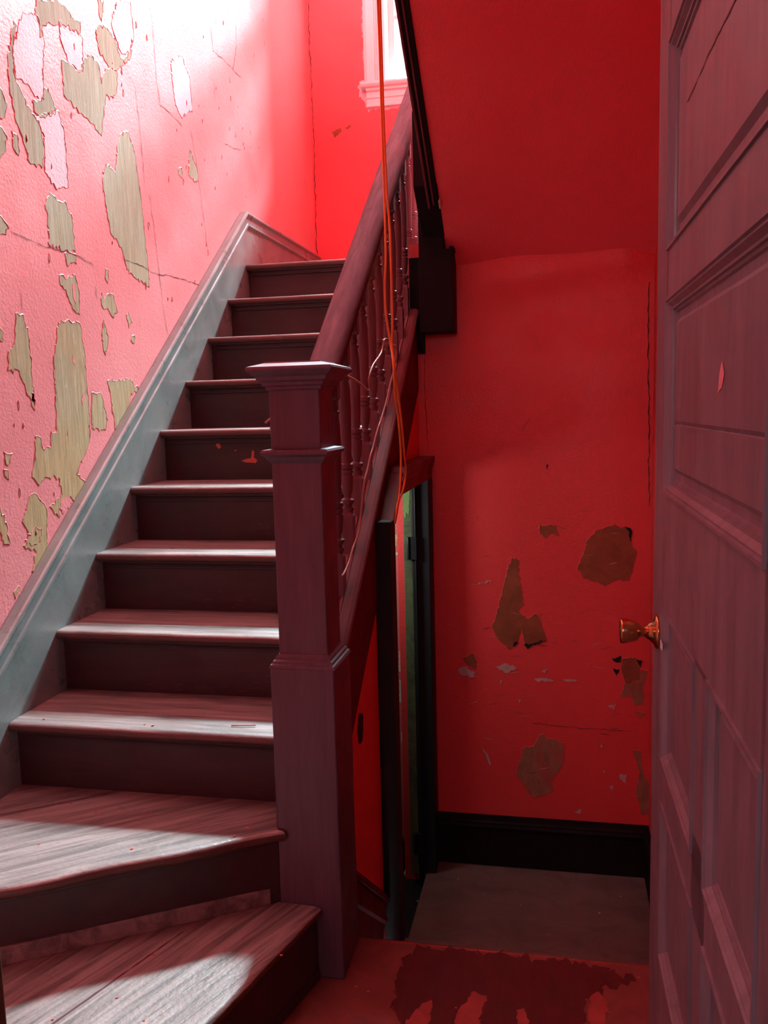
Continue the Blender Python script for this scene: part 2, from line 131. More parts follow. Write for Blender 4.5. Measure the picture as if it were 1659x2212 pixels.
M['brown'] = woodpaint('brown_plaster', (.30, .085, .04), (.24, .08, .035), .7, (1, 1, 1), 0, 12, .3, .3)
M['scuff'] = woodpaint('scuffed_plaster', (.34, .15, .09), (.45, .07, .06), .7, (2, 2, 1), .12, 16, .5, .3, (.5, .32, .25))
M['white'] = plain('chipped_white_plaster', (.55, .34, .33), .8)
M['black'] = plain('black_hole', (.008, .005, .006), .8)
M['pale'] = plain('pale_plaster', (.50, .55, .48), .8)
M['yell'] = plain('yellow_plaster', (.55, .48, .2), .8)
M['crack'] = plain('crack_dark', (.10, .03, .035), .9)
M['pink'] = wallmat('pink_closet_paint', (.55, .16, .16), (.48, .13, .13), (.6, .5, .4), .7, .5)
M['green'] = woodpaint('green_paint', (.10, .15, .07), (.035, .05, .04), .6, (1, 1, 1), .1, 14)
M['greenbright'] = plain('bright_green_paint', (.18, .36, .12), .6)
M['halo'] = plain('white_overpaint', (.82, .52, .58), .55)
M['white_trim'] = plain('white_gloss_trim', (.90, .85, .86), .35, 0, .06)
M['tread'] = woodpaint('worn_tread_paint', (.235, .200, .188), (.105, .055, .052), .42, (1.0, 13, 6), -.01, 2.6, .9, .6, (.34, .25, .22), .14)
M['tread1'] = woodpaint('worn_winder_paint', (.235, .200, .188), (.105, .06, .056), .42, (1.0, 13, 5), -.01, 2.8, .9, .6, (.34, .25, .22), .14, -.65)
M['tread2'] = woodpaint('worn_first_winder_paint', (.235, .200, .188), (.105, .07, .056), .42, (1.0, 15, 5), -.01, 3.2, 1.1, .6, (.34, .25, .22), .15, -1.16)
M['riser'] = woodpaint('dark_riser_paint', (.040, .022, .022), (.024, .014, .014), .46, (1.2, 10, 8), -.02, 3, .5, .5, (.16, .095, .075))
M['nose'] = woodpaint('worn_nosing', (.095, .040, .032), (.24, .14, .11), .40, (1, 16, 16), -.01, 4, .8, .6)
M['skirt'] = woodpaint('skirt_sheen_paint', (.215, .30, .295), (.14, .19, .19), .30, (3, 1, 1), -.03, 6, .3, .9)  # cool window sheen put into the colour; the paint itself is dark maroon
M['wearlight'] = plain('worn_bare_wood', (.17, .10, .075), .6)
M['weardark'] = plain('chipped_dark_paint', (.010, .006, .006), .6)
M['cap'] = woodpaint('string_cap_paint', (.20, .060, .066), (.15, .045, .05), .62, (12, 1, 1), -.02, 5, .25, .12)
M['trimbrown'] = woodpaint('brown_doorway_casing', (.17, .11, .06), (.12, .075, .045), .5, (12, 12, 1), 0, 5, .2, .4)
M['newel'] = woodpaint('plum_gloss_paint', (.098, .064, .088), (.075, .046, .064), .42, (14, 14, 1.2), -.02, 4, .15, .5, (.075, .025, .035))
M['rail'] = woodpaint('handrail_gloss_paint', (.165, .066, .076), (.11, .042, .048), .75, (14, 1.4, 1.4), -.02, 4, .2, .0)
M['balu'] = woodpaint('baluster_paint', (.20, .082, .094), (.14, .055, .062), .55, (12, 12, 1), -.02, 4, .2, .3)
M['string'] = woodpaint('stringer_paint', (.115, .012, .014), (.085, .010, .012), .6, (12, 1, 1), -.02, 5, .25, .15)
M['darkwood'] = woodpaint('dark_stain', (.012, .006, .008), (.022, .010, .012), .6, (8, 8, 1), 0, 5, .3, .15)
M['navy'] = woodpaint('blue_black_paint', (.012, .016, .021), (.022, .026, .03), .5, (8, 8, 1), 0, 5, .3, .4)
M['casing'] = woodpaint('casing_paint', (.115, .022, .024), (.085, .018, .02), .45, (8, 2, 2), 0, 5, .3, .4)
M['door'] = woodpaint('door_plum_paint', (.235, .185, .210), (.185, .142, .162), .42, (5, 5, .7), .02, 4, .3, .5, None)
M['doorpanel'] = woodpaint('door_panel_paint', (.23, .185, .210), (.18, .14, .160), .40, (5, 5, .7), .02, 4, .25, .5, None)
M['brass'] = plain('aged_brass', (.62, .30, .13), .22, 1, .2, 60, .05)
M['chippink'] = plain('pink_primer_chip', (.85, .35, .38), .6)
M['chipwhite'] = plain('white_paint_drip', (.85, .82, .9), .5)
M['redchip'] = plain('orange_red_paint_chip', (.60, .13, .095), .6)
M['floor'] = woodpaint('red_brown_floor_paint', (.210, .060, .048), (.150, .042, .036), .48, (2, 2, 2), .05, 5, .4, .5, (.26, .10, .08))
M['floorworn'] = woodpaint('worn_dark_floor', (.085, .014, .014), (.06, .012, .014), .5, (9, 2, 2), .05, 5, .4, .45, (.17, .05, .045))
M['floorred'] = woodpaint('red_floor_paint_patch', (.34, .065, .055), (.28, .05, .045), .5, (3, 3, 3), .05, 5, .3, .4)
M['grey'] = woodpaint('grey_worn_floor', (.17, .13, .112), (.11, .085, .075), .6, (1.5, 2, 2), .05, 4, .3, .4, (.13, .11, .095))
M['cord'] = plain('orange_cable_jacket', (.90, .24, .045), .35, 0, .1)
M['wire'] = plain('brown_cable_jacket', (.42, .15, .12), .4, 0, .15)
M['ceil'] = plain('upper_ceiling_bounce_red', (.90, .36, .38), .8)  # unseen ceiling, its red chosen to tint the upward fill's bounce
M['room'] = plain('room_plaster', (.42, .30, .33), .8)
M['glass'] = (lambda: None)()
m, nt, b = nodes('window_glass'); b.inputs['Base Color'].default_value = (.93, 1, .98, 1); b.inputs['Roughness'].default_value = 0.0
b.inputs['Alpha'].default_value = .12; M['glass'] = m
M['siding'] = plain('pale_green_siding', (.15, .22, .16), .8)
M['sash'] = plain('pale_green_sash', (.42, .62, .60), .4, 0, .05)

# ---------------------------------------------------------------- geometry helpers
class MB:
    def __init__(self): self.bm = bmesh.new(); self.mats = []; self.cur = 0
    def mat(self, m):
        if m not in self.mats: self.mats.append(m)
        self.cur = self.mats.index(m); return self
    def face(self, pts, smooth=False):
        vs = [self.bm.verts.new(p) for p in pts]
        try: f = self.bm.faces.new(vs)
        except ValueError: return None
        f.material_index = self.cur; f.smooth = smooth; return f
    def box(self, x0, x1, y0, y1, z0, z1): return self.hexa([(x0, y0, z0), (x1, y0, z0), (x1, y1, z0), (x0, y1, z0), (x0, y0, z1), (x1, y0, z1), (x1, y1, z1), (x0, y1, z1)])
    def hexa(self, p):
        v = [self.bm.verts.new(q) for q in p]
        for a in ((0, 3, 2, 1), (4, 5, 6, 7), (0, 1, 5, 4), (1, 2, 6, 5), (2, 3, 7, 6), (3, 0, 4, 7)):
            f = self.bm.faces.new([v[i] for i in a]); f.material_index = self.cur
        return self
    def grid(self, rings, closed=True, caps=True, smooth=False):
        R = [[self.bm.verts.new(p) for p in r] for r in rings]; n = len(R[0])
        for a, c in zip(R, R[1:]):
            for i in range(n if closed else n-1):
                j = (i+1) % n
                f = self.bm.faces.new((a[i], a[j], c[j], c[i])); f.material_index = self.cur; f.smooth = smooth
        if caps and closed:
            for r in (R[0][::-1], R[-1]):
                f = self.bm.faces.new(r); f.material_index = self.cur
        return self
    def prism_x(self, yz, x0, x1): return self.grid([[(x, y, z) for y, z in yz] for x in (x0, x1)])
    def prism_z(self, xy, z0, z1): return self.grid([[(x, y, z) for x, y in xy] for z in (z0, z1)])
    def lathe(self, prof, base, axis=(0, 0, 1), seg=20, smooth=True):
        a = Vector(axis).normalized(); u = a.orthogonal().normalized(); w_ = a.cross(u); B = Vector(base)
        rings = [[B+a*h+(u*math.cos(2*math.pi*i/seg)+w_*math.sin(2*math.pi*i/seg))*max(r, 1e-4) for i in range(seg)] for h, r in prof]
        return self.grid(rings, smooth=smooth)
    def rects(self, prof, cx, cy):      # stacked rectangles: (z, half_x, half_y)
        return self.grid([[(cx-hx, cy-hy, z), (cx+hx, cy-hy, z), (cx+hx, cy+hy, z), (cx-hx, cy+hy, z)] for z, hx, hy in prof])
    def tube(self, path, r, seg=8, smooth=True, flat=1.0):
        P = [Vector(p) for p in path]; rings = []
        up = None
        for i, p in enumerate(P):
            t = (P[min(i+1, len(P)-1)]-P[max(i-1, 0)]).normalized()
            if up is None: up = t.orthogonal().normalized()
            up = (up-t*up.dot(t)).normalized(); s = t.cross(up)
            rings.append([p+(up*math.cos(2*math.pi*k/seg)+s*math.sin(2*math.pi*k/seg)*flat)*r for k in range(seg)])
        return self.grid(rings, smooth=smooth)
    def build(self, name, mat, parent=None, bevel=0.0, seg=2, recalc=True, smooth_angle=None):
        if recalc: bmesh.ops.recalc_face_normals(self.bm, faces=self.bm.faces)
        c = Vector((0, 0, 0)); n = len(self.bm.verts)
        lo = Vector([min(v.co[i] for v in self.bm.verts) for i in range(3)]); hi = Vector([max(v.co[i] for v in self.bm.verts) for i in range(3)])
        c = (lo+hi)/2; c.z = lo.z
        for v in self.bm.verts: v.co -= c
        me = bpy.data.meshes.new(name); self.bm.to_mesh(me); self.bm.free()
        for k in (self.mats if self.mats else [mat]): me.materials.append(M[k])
        o = bpy.data.objects.new(name, me); COL.objects.link(o)
        if parent is not None:
            o.parent = parent; o.location = c-W_[parent.name]
        else: o.location = c
        W_[o.name] = c
        if bevel > 0:
            md = o.modifiers.new('bevel', 'BEVEL'); md.width = bevel; md.segments = seg; md.limit_method = 'ANGLE'; md.angle_limit = math.radians(35)
        return o
W_ = {}
def empty(name, loc, label=None, cat=None, group=None, kind=None):
    o = bpy.data.objects.new(name, None); COL.objects.link(o); o.location = loc; o.empty_display_size = .1; W_[o.name] = Vector(loc)
    tag(o, label, cat, group, kind); return o
def tag(o, label=None, cat=None, group=None, kind=None):
    if label: o['label'] = label
    if cat: o['category'] = cat
    if group: o['group'] = group
    if kind: o['kind'] = kind
    return o
def struct(o, label, cat): return tag(o, label, cat, None, 'structure')
def smoothpath(P, k=6):
    P = [Vector(p) for p in P]; out = []
    for i in range(len(P)-1):
        a, b_, c, d = P[max(i-1, 0)], P[i], P[i+1], P[min(i+2, len(P)-1)]
        for j in range(k):
            t = j/k; out.append(.5*((2*b_)+(c-a)*t+(2*a-5*b_+4*c-d)*t*t+(3*b_-a-3*c+d)*t**3))
    out.append(P[-1]); return out
def jag(poly, step=.009, amp=.0035, seed=0):
    rnd = random.Random(seed+len(poly)); out = []
    n = len(poly)
    for i in range(n):
        a = Vector(poly[i]); b_ = Vector(poly[(i+1) % n]); d = b_-a; L = d.length; k = max(1, int(L/step)); nn = Vector((-d.y, d.x))/max(L, 1e-6)
        A = min(amp, L*.22)
        for j in range(k):
            p = a+d*(j/k)
            if j: p = p+Vector((rnd.uniform(-A, A)*.8, rnd.uniform(-A, A)*1.3*(1.5 if rnd.random() < .15 else 1)))
            out.append((p.x, p.y))
    return out
def wobble(pts, step=.02, amp=.003, seed=0):
    rnd = random.Random(seed); out = []
    for a, b_ in zip(pts, pts[1:]):
        a = Vector(a); b_ = Vector(b_); d = b_-a; L = max(d.length, 1e-6); k = max(1, int(L/step)); nn = Vector((-d.y, d.x))/L
        for j in range(k): out.append(tuple(a+d*(j/k)+nn*(rnd.uniform(-amp, amp) if j else 0)))
    out.append(tuple(pts[-1])); return out
def patch(mb, poly, m, to3, lip=None, h=.0004, seed=0, amp=.0035):
    P = jag(poly, seed=seed, amp=amp); mb.mat(m)
    cx = sum(p[0] for p in P)/len(P); cy = sum(p[1] for p in P)/len(P)
    area2 = sum(P[i][0]*P[(i+1) % len(P)][1]-P[(i+1) % len(P)][0]*P[i][1] for i in range(len(P)))
    if area2 < 0: P = P[::-1]
    vs, _e, fs = delaunay_2d_cdt([Vector(p) for p in P], [], [list(range(len(P)))], 1, 1e-5)[:3]
    for f in fs: mb.face([to3(vs[i].x, vs[i].y, h) for i in f])
    if lip:
        mb.mat(lip); n = len(P); rnd = random.Random(seed)
        outp = []; hh = []
        for i in range(n):
            a = Vector(P[i-1]); c = Vector(P[(i+1) % n]); d = (c-a); nn = Vector((d.y, -d.x)); nn = nn/max(nn.length, 1e-6)
            outp.append(Vector(P[i])+nn*.003); hh.append(.0011+.0014*max(0, rnd.random()-.45))
        for i in range(n):
            j = (i+1) % n
            mb.face([to3(P[i][0], P[i][1], h), to3(P[j][0], P[j][1], h), to3(P[j][0], P[j][1], hh[j]), to3(P[i][0], P[i][1], hh[i])])
            mb.face([to3(P[i][0], P[i][1], hh[i]), to3(P[j][0], P[j][1], hh[j]), to3(outp[j].x, outp[j].y, .0002), to3(outp[i].x, outp[i].y, .0002)])
def ribbon(mb, pts, m, to3, w=.0016, h=.0006, seed=0, amp=.003):
    P = [Vector(p) for p in wobble(pts, .018, amp, seed)]; mb.mat(m); rnd = random.Random(seed)
    L = []; 
    for i, p in enumerate(P):
        d = P[min(i+1, len(P)-1)]-P[max(i-1, 0)]; nn = Vector((-d.y, d.x))/max(d.length, 1e-6); ww = w*(.35+rnd.random())*(.2 if i in (0, len(P)-1) else 1)
        L.append((p+nn*ww*.5, p-nn*ww*.5))
    for (a, b_), (c, d) in zip(L, L[1:]): mb.face([to3(a.x, a.y, h), to3(b_.x, b_.y, h), to3(d.x, d.y, h), to3(c.x, c.y, h)])
def polysweep_x(mb, path, prof, x0, m=None):
    # path of (y,z), profile (down, out): section swept with mitres, out is along +X
    if m: mb.mat(m)
    P = [Vector(p) for p in path]; rings = []
    for i, p in enumerate(P):
        ds = []
        if i: ds.append((P[i]-P[i-1]).normalized())
        if i < len(P)-1: ds.append((P[i+1]-P[i]).normalized())
        nn = [Vector((d.y, -d.x)) for d in ds]
        nn = [n if n.y < 0 else n for n in nn]
        b_ = sum(nn, Vector((0, 0))); b_.normalize(); k = 1/max(.3, b_.dot(nn[0]))
        rings.append([(x0+o_, p.x+b_.x*k*d_, p.y+b_.y*k*d_) for d_, o_ in prof])
    return mb.grid(rings)

# ---------------------------------------------------------------- dimensions (metres)
R_, G_ = .19, .2517
XL, XW, XR, XN = -1.4645, -1.485, .35, -.518
Y3, YB, YF, ZLOW = 1.9985, 3.41, 5.33, -.51
SL = R_/G_
def ny(n): return Y3+(n-3)*G_
ZTOP = 5.9

# ---------------------------------------------------------------- the setting
L3 = lambda y, z, h: (XW+h, y, z)
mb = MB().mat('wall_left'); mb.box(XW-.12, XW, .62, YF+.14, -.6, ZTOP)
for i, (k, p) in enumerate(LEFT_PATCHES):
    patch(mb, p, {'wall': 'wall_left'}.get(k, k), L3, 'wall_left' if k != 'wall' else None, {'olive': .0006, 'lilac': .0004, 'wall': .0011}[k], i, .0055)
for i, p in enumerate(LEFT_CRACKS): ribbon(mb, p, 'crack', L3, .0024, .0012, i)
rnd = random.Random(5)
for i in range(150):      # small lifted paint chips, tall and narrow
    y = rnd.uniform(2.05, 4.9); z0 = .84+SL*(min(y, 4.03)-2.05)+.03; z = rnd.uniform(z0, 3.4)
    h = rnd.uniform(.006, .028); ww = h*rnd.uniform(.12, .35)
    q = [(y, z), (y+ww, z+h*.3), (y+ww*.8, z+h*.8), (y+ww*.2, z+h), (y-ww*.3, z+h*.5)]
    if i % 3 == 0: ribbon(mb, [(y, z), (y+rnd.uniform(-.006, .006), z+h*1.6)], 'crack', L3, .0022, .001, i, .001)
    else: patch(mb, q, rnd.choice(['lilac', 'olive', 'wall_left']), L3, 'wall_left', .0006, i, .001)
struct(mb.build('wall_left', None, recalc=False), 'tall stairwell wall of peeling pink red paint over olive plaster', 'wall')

WX0, WX1, WZ0, WZ1 = -1.035, -.10, 3.325, 5.15
F3 = lambda x, z, h: (x, YF-h, z)
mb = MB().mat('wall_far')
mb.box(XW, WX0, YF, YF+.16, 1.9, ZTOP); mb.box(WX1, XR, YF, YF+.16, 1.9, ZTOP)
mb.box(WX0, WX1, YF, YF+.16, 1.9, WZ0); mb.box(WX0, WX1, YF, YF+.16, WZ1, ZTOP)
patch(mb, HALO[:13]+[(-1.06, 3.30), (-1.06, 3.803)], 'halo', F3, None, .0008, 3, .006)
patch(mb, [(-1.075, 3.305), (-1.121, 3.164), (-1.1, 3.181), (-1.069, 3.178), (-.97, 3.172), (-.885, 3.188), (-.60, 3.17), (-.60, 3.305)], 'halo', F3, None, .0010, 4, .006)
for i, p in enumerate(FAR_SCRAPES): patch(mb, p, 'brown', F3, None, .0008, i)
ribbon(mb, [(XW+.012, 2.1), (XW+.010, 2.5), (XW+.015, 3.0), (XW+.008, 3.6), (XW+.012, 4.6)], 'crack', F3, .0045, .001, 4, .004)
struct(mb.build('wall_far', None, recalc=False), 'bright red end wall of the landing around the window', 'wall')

# back wall below the landing, with its swollen plaster under the soffit
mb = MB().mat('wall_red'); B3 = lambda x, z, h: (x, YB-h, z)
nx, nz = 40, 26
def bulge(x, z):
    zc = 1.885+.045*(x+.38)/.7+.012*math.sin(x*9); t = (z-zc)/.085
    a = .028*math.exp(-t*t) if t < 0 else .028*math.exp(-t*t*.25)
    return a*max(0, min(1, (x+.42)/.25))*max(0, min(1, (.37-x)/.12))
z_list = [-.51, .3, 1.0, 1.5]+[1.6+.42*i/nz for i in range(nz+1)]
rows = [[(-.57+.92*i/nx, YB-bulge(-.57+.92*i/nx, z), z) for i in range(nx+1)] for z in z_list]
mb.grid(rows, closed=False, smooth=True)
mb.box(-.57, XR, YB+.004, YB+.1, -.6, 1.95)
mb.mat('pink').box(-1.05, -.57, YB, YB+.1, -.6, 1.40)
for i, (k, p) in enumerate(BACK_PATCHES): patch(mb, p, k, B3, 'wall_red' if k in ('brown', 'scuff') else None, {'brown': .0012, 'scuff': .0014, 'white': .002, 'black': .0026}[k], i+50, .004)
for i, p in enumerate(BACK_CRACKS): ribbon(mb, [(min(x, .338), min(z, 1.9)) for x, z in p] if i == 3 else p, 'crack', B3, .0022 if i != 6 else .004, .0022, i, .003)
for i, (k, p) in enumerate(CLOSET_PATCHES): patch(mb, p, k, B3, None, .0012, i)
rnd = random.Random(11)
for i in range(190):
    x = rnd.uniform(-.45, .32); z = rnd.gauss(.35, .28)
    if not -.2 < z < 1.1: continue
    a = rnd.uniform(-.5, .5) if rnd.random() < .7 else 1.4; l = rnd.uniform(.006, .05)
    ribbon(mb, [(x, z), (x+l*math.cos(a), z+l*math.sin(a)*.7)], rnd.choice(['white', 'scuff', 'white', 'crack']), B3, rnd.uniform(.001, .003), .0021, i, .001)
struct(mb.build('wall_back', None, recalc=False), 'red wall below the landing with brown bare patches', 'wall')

mb = MB().mat('wall_red'); mb.box(XR, XR+.1, .62, YF+.14, -.6, ZTOP)
ribbon(mb, [(3.402, 1.9), (3.404, 1.2), (3.403, .6), (3.401, 0)], 'crack', lambda y, z, h: (XR-h, y, z), .006, .001, 9, .002)
struct(mb.build('wall_right', None), 'narrow red strip of right hand wall beside the door edge', 'wall')

# wall containing the doorway the picture is taken through, and the room behind
mb = MB().mat('wall_far'); mb.box(XW, -.66, .50, .62, -.6, ZTOP); mb.box(.31, XR+.1, .50, .62, -.6, ZTOP); mb.box(-.66, .31, .50, .62, 2.25, ZTOP)
struct(mb.build('wall_front', None), 'red wall around the doorway nearest the viewer', 'wall')
mb = MB().mat('room'); mb.box(-2.6, -2.5, -3.1, .5, 0, 2.8); mb.box(1.9, 2.0, -3.1, .5, 0, 2.8); mb.box(-2.5, 1.9, -3.2, -3.1, 0, 2.8); mb.box(-2.5, 1.9, -3.1, .5, 2.7, 2.8); mb.box(-2.5, XW, .5, .6, 0, 2.8); mb.box(XR+.1, 1.9, .5, .6, 0, 2.8)
struct(mb.build('wall_room', None), 'plain walls of the room behind the viewer', 'wall')
mb = MB().mat('trimbrown'); mb.box(-.66, -.493, .60, .64, 0, 2.25)
mb.mat('trimbrown').box(-.66, -.62, .5, .62, 0, 2.25)
struct(mb.build('trim_1', None, bevel=.003), 'brown casing of the near doorway at the lower left edge', 'trim')
mb = MB().mat('ceil'); mb.box(XW-.12, XR+.1, .5, YF+.16, ZTOP, ZTOP+.1)
struct(mb.build('ceiling', None), 'plaster ceiling high above the stairwell', 'ceiling')

# floors
F0 = lambda x, y, h: (x, y, h)
mb = MB().mat('floor'); mb.box(-2.6, 2.0, -3.1, .62, -.1, 0); mb.box(XW, XR, .62, 2.065, -.1, 0)
mb.mat('floorred').tube([(-.52, 2.068, -.008), (XR, 2.068, -.008)], .009, 8)
patch(mb, [(x, min(y, 2.06)) for x, y in FLOOR_PATCH[0]], 'floorworn', F0, None, .0008, 1, .012)
for i, p in enumerate(FLOOR_PATCH[1:]): patch(mb, p, 'floorred', F0, None, .0014, i+2, .006)
struct(mb.build('floor', None, recalc=False), 'red brown painted hall floor worn dark in the middle', 'floor')
mb = MB().mat('grey'); mb.box(-.535, XR, 2.58, YB, ZLOW-.09, ZLOW); mb.mat('navy').box(-1.05, -.535, 2.0, YB, ZLOW-.14, ZLOW-.05)
mb.mat('grey').box(-.52, XR, 2.06, 2.33, -.21, -.17); mb.box(-.52, XR, 2.31, 2.60, -.38, -.34)
mb.mat('riser').box(-.52, XR, 2.04, 2.06, -.21, -.02); mb.box(-.52, XR, 2.31, 2.33, -.38, -.19); mb.box(-.52, XR, 2.58, 2.60, -.55, -.36)
struct(mb.build('floor_lower', None), 'dusty grey lower floor down past the red floor edge', 'floor')

# landing and upper flight
mb = MB().mat('darkwood'); mb.box(XW, XR, 4.08, YF, 1.97, 2.06); mb.box(-.50, XR, YB+.01, 4.08, 1.97, 2.06); mb.mat('tread').box(XL, XR, 4.08, YF, 2.06, 2.088); mb.box(-.50, XR, YB+.01, 4.08, 2.06, 2.088)
struct(mb.build('floor_landing', None), 'stair landing floor below the window', 'floor')
zs = lambda y: 1.967+.755*(3.36-y)
mb = MB().mat('soffit')
ys = [3.41, 3.36]+[3.36-.2*i for i in range(1, 14)]
rows = [[(-.418+.768*i/24, y+.004*math.sin(i*.5+y*3), zs(y)+(.006*noise.noise(Vector((i*.13, y*1.7, 0))) if y < 3.3 else 0)) for i in range(25)] for y in ys]
mb.grid(rows, closed=False, smooth=True)
mb.mat('wall_far').prism_x([(3.41, zs(3.36)+.02), (.62, zs(.62)+.02), (.62, zs(.62)+.25), (3.41, zs(3.36)+.25)], -.418, XR)
struct(mb.build('ceiling_slope', None, recalc=False), 'sloping red underside of the upper stair flight', 'ceiling')

# under-stair wall in the plane of the string, with the cupboard opening
zb = lambda y: -1.113+.755*y     # lower edge of the string
mb = MB().mat('wall_red'); x0, x1 = -.63, -.548
mb.prism_x([(2.07, -.6), (2.52, -.6), (2.52, zb(2.52)+.05), (2.07, zb(2.07)+.05)], x0, x1)
yh = (1.11-.06+1.113)/.755; mb.prism_x([(yh, 1.11), (3.41, 1.11), (3.41, zb(3.41)+.06)], x0, x1)
mb.prism_x([(3.33, -.6), (3.41, -.6), (3.41, 1.2), (3.33, 1.2)], x0, x1)
patch(mb, LATCH_HOLE, 'black', lambda y, z, h: (x1+h, y, z), None, .0012, 4, .007)
struct(mb.build('wall_under_stair', None), 'red wall triangle below the stair string with a black scuff', 'wall')
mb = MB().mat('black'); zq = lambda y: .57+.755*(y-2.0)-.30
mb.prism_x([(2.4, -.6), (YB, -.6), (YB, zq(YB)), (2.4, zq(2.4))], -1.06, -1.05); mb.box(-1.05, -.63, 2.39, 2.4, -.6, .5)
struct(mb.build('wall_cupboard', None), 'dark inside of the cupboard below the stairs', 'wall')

# closet casing
t = empty('trim_2', (-.51, 2.95, -.5)); struct(t, 'dark wooden casing around the cupboard opening below the stairs', 'door frame')
mb = MB().mat('casing'); mb.prism_x([(2.572, 1.045), (2.605, 1.045), (2.725, 1.11), (3.405, 1.11), (3.405, 1.18), (2.75, 1.18)], -.56, -.498)
mb.build('head_casing', None, t, .003)
mb = MB().mat('casing'); mb.prism_x([(2.755, 1.172), (3.408, 1.172), (3.408, 1.198), (2.79, 1.198)], -.56, -.486); mb.prism_x([(2.73, 1.155), (3.405, 1.155), (3.405, 1.172), (2.75, 1.172)], -.56, -.492)
mb.build('cornice', None, t, .003)
mb = MB().mat('navy'); mb.box(-.56, -.497, 3.30, 3.408, ZLOW, 1.112); mb.box(-.53, -.494, 3.32, 3.335, ZLOW, 1.11); mb.build('far_jamb_casing', None, t, .003)
mb = MB().mat('black'); mb.box(-.55, -.498, 2.525, 2.60, -.6, 1.05); mb.build('near_jamb_casing', None, t, .003)
mb = MB().mat('navy'); mb.box(-.563, -.549, 3.285, 3.33, ZLOW-.05, 1.11); mb.box(-.552, -.547, 3.28, 3.285, ZLOW-.05, 1.1); mb.build('far_jamb', None, t, .002)
mb = MB().mat('green'); mb.box(-.598, -.563, 3.288, 3.33, ZLOW, 1.10); mb.mat('greenbright'); patch(mb, [(-.597, 1.098), (-.597, .98), (-.590, .96), (-.585, .985), (-.575, .975), (-.572, 1.03), (-.566, 1.098)], 'greenbright', lambda x, z, h: (x, 3.288-h, z), None, .001, 3, .003); o = mb.build('jamb_edge', None, t, .002); o['label'] = 'peeling green painted edge'
for z in (.80, -.42):
    mb = MB().mat('navy'); mb.box(-.575, -.545, 3.276, 3.284, z, z+.09); mb.tube([(-.577, 3.276, z), (-.577, 3.276, z+.09)], .006, 8); mb.build('hinge', None, t, .001)
mb = MB().mat('pale'); mb.box(-.64, -.60, 3.35, 3.41, ZLOW-.05, ZLOW-.04); mb.mat('navy').box(-.66, -.60, 3.38, 3.408, ZLOW-.05, -.42); mb.build('sill_board', None, t)

# baseboards
BP = [(0, 0), (0, .010), (.006, .013), (.016, .013), (.022, .024), (.034, .024), (.040, .016), (.052, .014), (.060, .010), (.20, .010), (.2, 0)]
mb = MB().mat('darkwood')
prof = [(-.214, 0), (-.214, .016), (-.06, .016), (-.055, .020), (-.045, .022), (-.035, .018), (-.028, .018), (-.022, .010), (-.012, .008), (0, .006), (0, 0)]
mb.grid([[(x, YB-o_, -.293+d_) for d_, o_ in prof] for x in (-.50, XR)])
struct(mb.build('baseboard_back', None), 'black moulded baseboard along the foot of the red wall', 'baseboard')
mb = MB().mat('darkwood'); mb.grid([[(XR-o_, y, -.293+d_) for d_, o_ in prof] for y in (2.3, YB-.016)])
struct(mb.build('baseboard_right', None), 'short dark baseboard in the corner beside the door edge', 'baseboard')
mb = MB().mat('string'); zr = lambda y: .1436-.765*(y-2.147)
polysweep_x(mb, [(2.07, zr(2.07)), (2.53, zr(2.53))], [(0, 0), (0, .008), (.008, .012), (.014, .020), (.024, .020), (.030, .011), (.062, .011), (.068, .018), (.080, .018), (.088, .010), (.34, .010), (.34, 0)], -.548)
struct(mb.build('baseboard_left', None), 'raked dark red skirting dropping beside the lower steps', 'baseboard')

# ---------------------------------------------------------------- window
t = empty('window_1', ((WX0+WX1)/2, YF, WZ0)); struct(t, 'white framed landing window half hidden behind the handrail', 'window')
mb = MB().mat('white_trim')
for a, b_ in ((WX0-.105, WX0+.004), (WX1-.004, WX1+.105)): mb.box(a, b_, YF-.022, YF, WZ0, WZ1+.1)
mb.box(WX0-.105, WX1+.105, YF-.022, YF, WZ1, WZ1+.11); mb.box(WX0-.012, WX0+.004, YF-.032, YF, WZ0, WZ1)
mb.tube([(WX0-.03, YF-.022, WZ0), (WX0-.03, YF-.022, WZ1)], .010, 10); mb.tube([(WX0-.095, YF-.02, WZ0), (WX0-.095, YF-.02, WZ1)], .008, 10)
mb.build('casing', None, t, .003)
mb = MB().mat('white_trim')
for a, b_ in ((WX0, WX0+.022), (WX1-.022, WX1)): mb.box(a, b_, YF, YF+.15, WZ0, WZ1)
mb.box(WX0, WX1, YF, YF+.15, WZ1-.02, WZ1); mb.box(WX0+.022, WX0+.036, YF+.02, YF+.04, WZ0, WZ1); mb.build('jamb', None, t, .002)
mb = MB().mat('white_trim'); mb.grid([[(x, YF-o_, WZ0+z_) for z_, o_ in ((-.034, -.1), (-.034, .030), (-.026, .046), (-.012, .052), (0, .046), (.004, .040), (.004, -.13))] for x in (WX0-.125, WX1+.125)])
mb.build('sill', None, t, .002)
mb = MB().mat('white_trim'); mb.grid([[(x, YF-o_, WZ0+z_) for z_, o_ in ((-.034, 0), (-.034, .034), (-.046, .032), (-.052, .018), (-.085, .018), (-.09, .012), (-.118, .012), (-.122, .016), (-.134, .016), (-.138, 0))] for x in (WX0-.095, WX1+.095)])
mb.build('apron', None, t, .001)
mb = MB().mat('sash')
s0, s1 = WX0+.022, WX1-.022
for a, b_, c, d in ((s0, s0+.05, YF+.05, YF+.085), (s1-.05, s1, YF+.05, YF+.085)): mb.box(a, b_, c, d, WZ0, 4.15)
mb.box(s0, s1, YF+.05, YF+.085, WZ0, WZ0+.03); mb.box(s0, s1, YF+.05, YF+.085, 4.10, 4.16); mb.box(s0, s1, YF+.06, YF+.08, 3.70, 3.725)
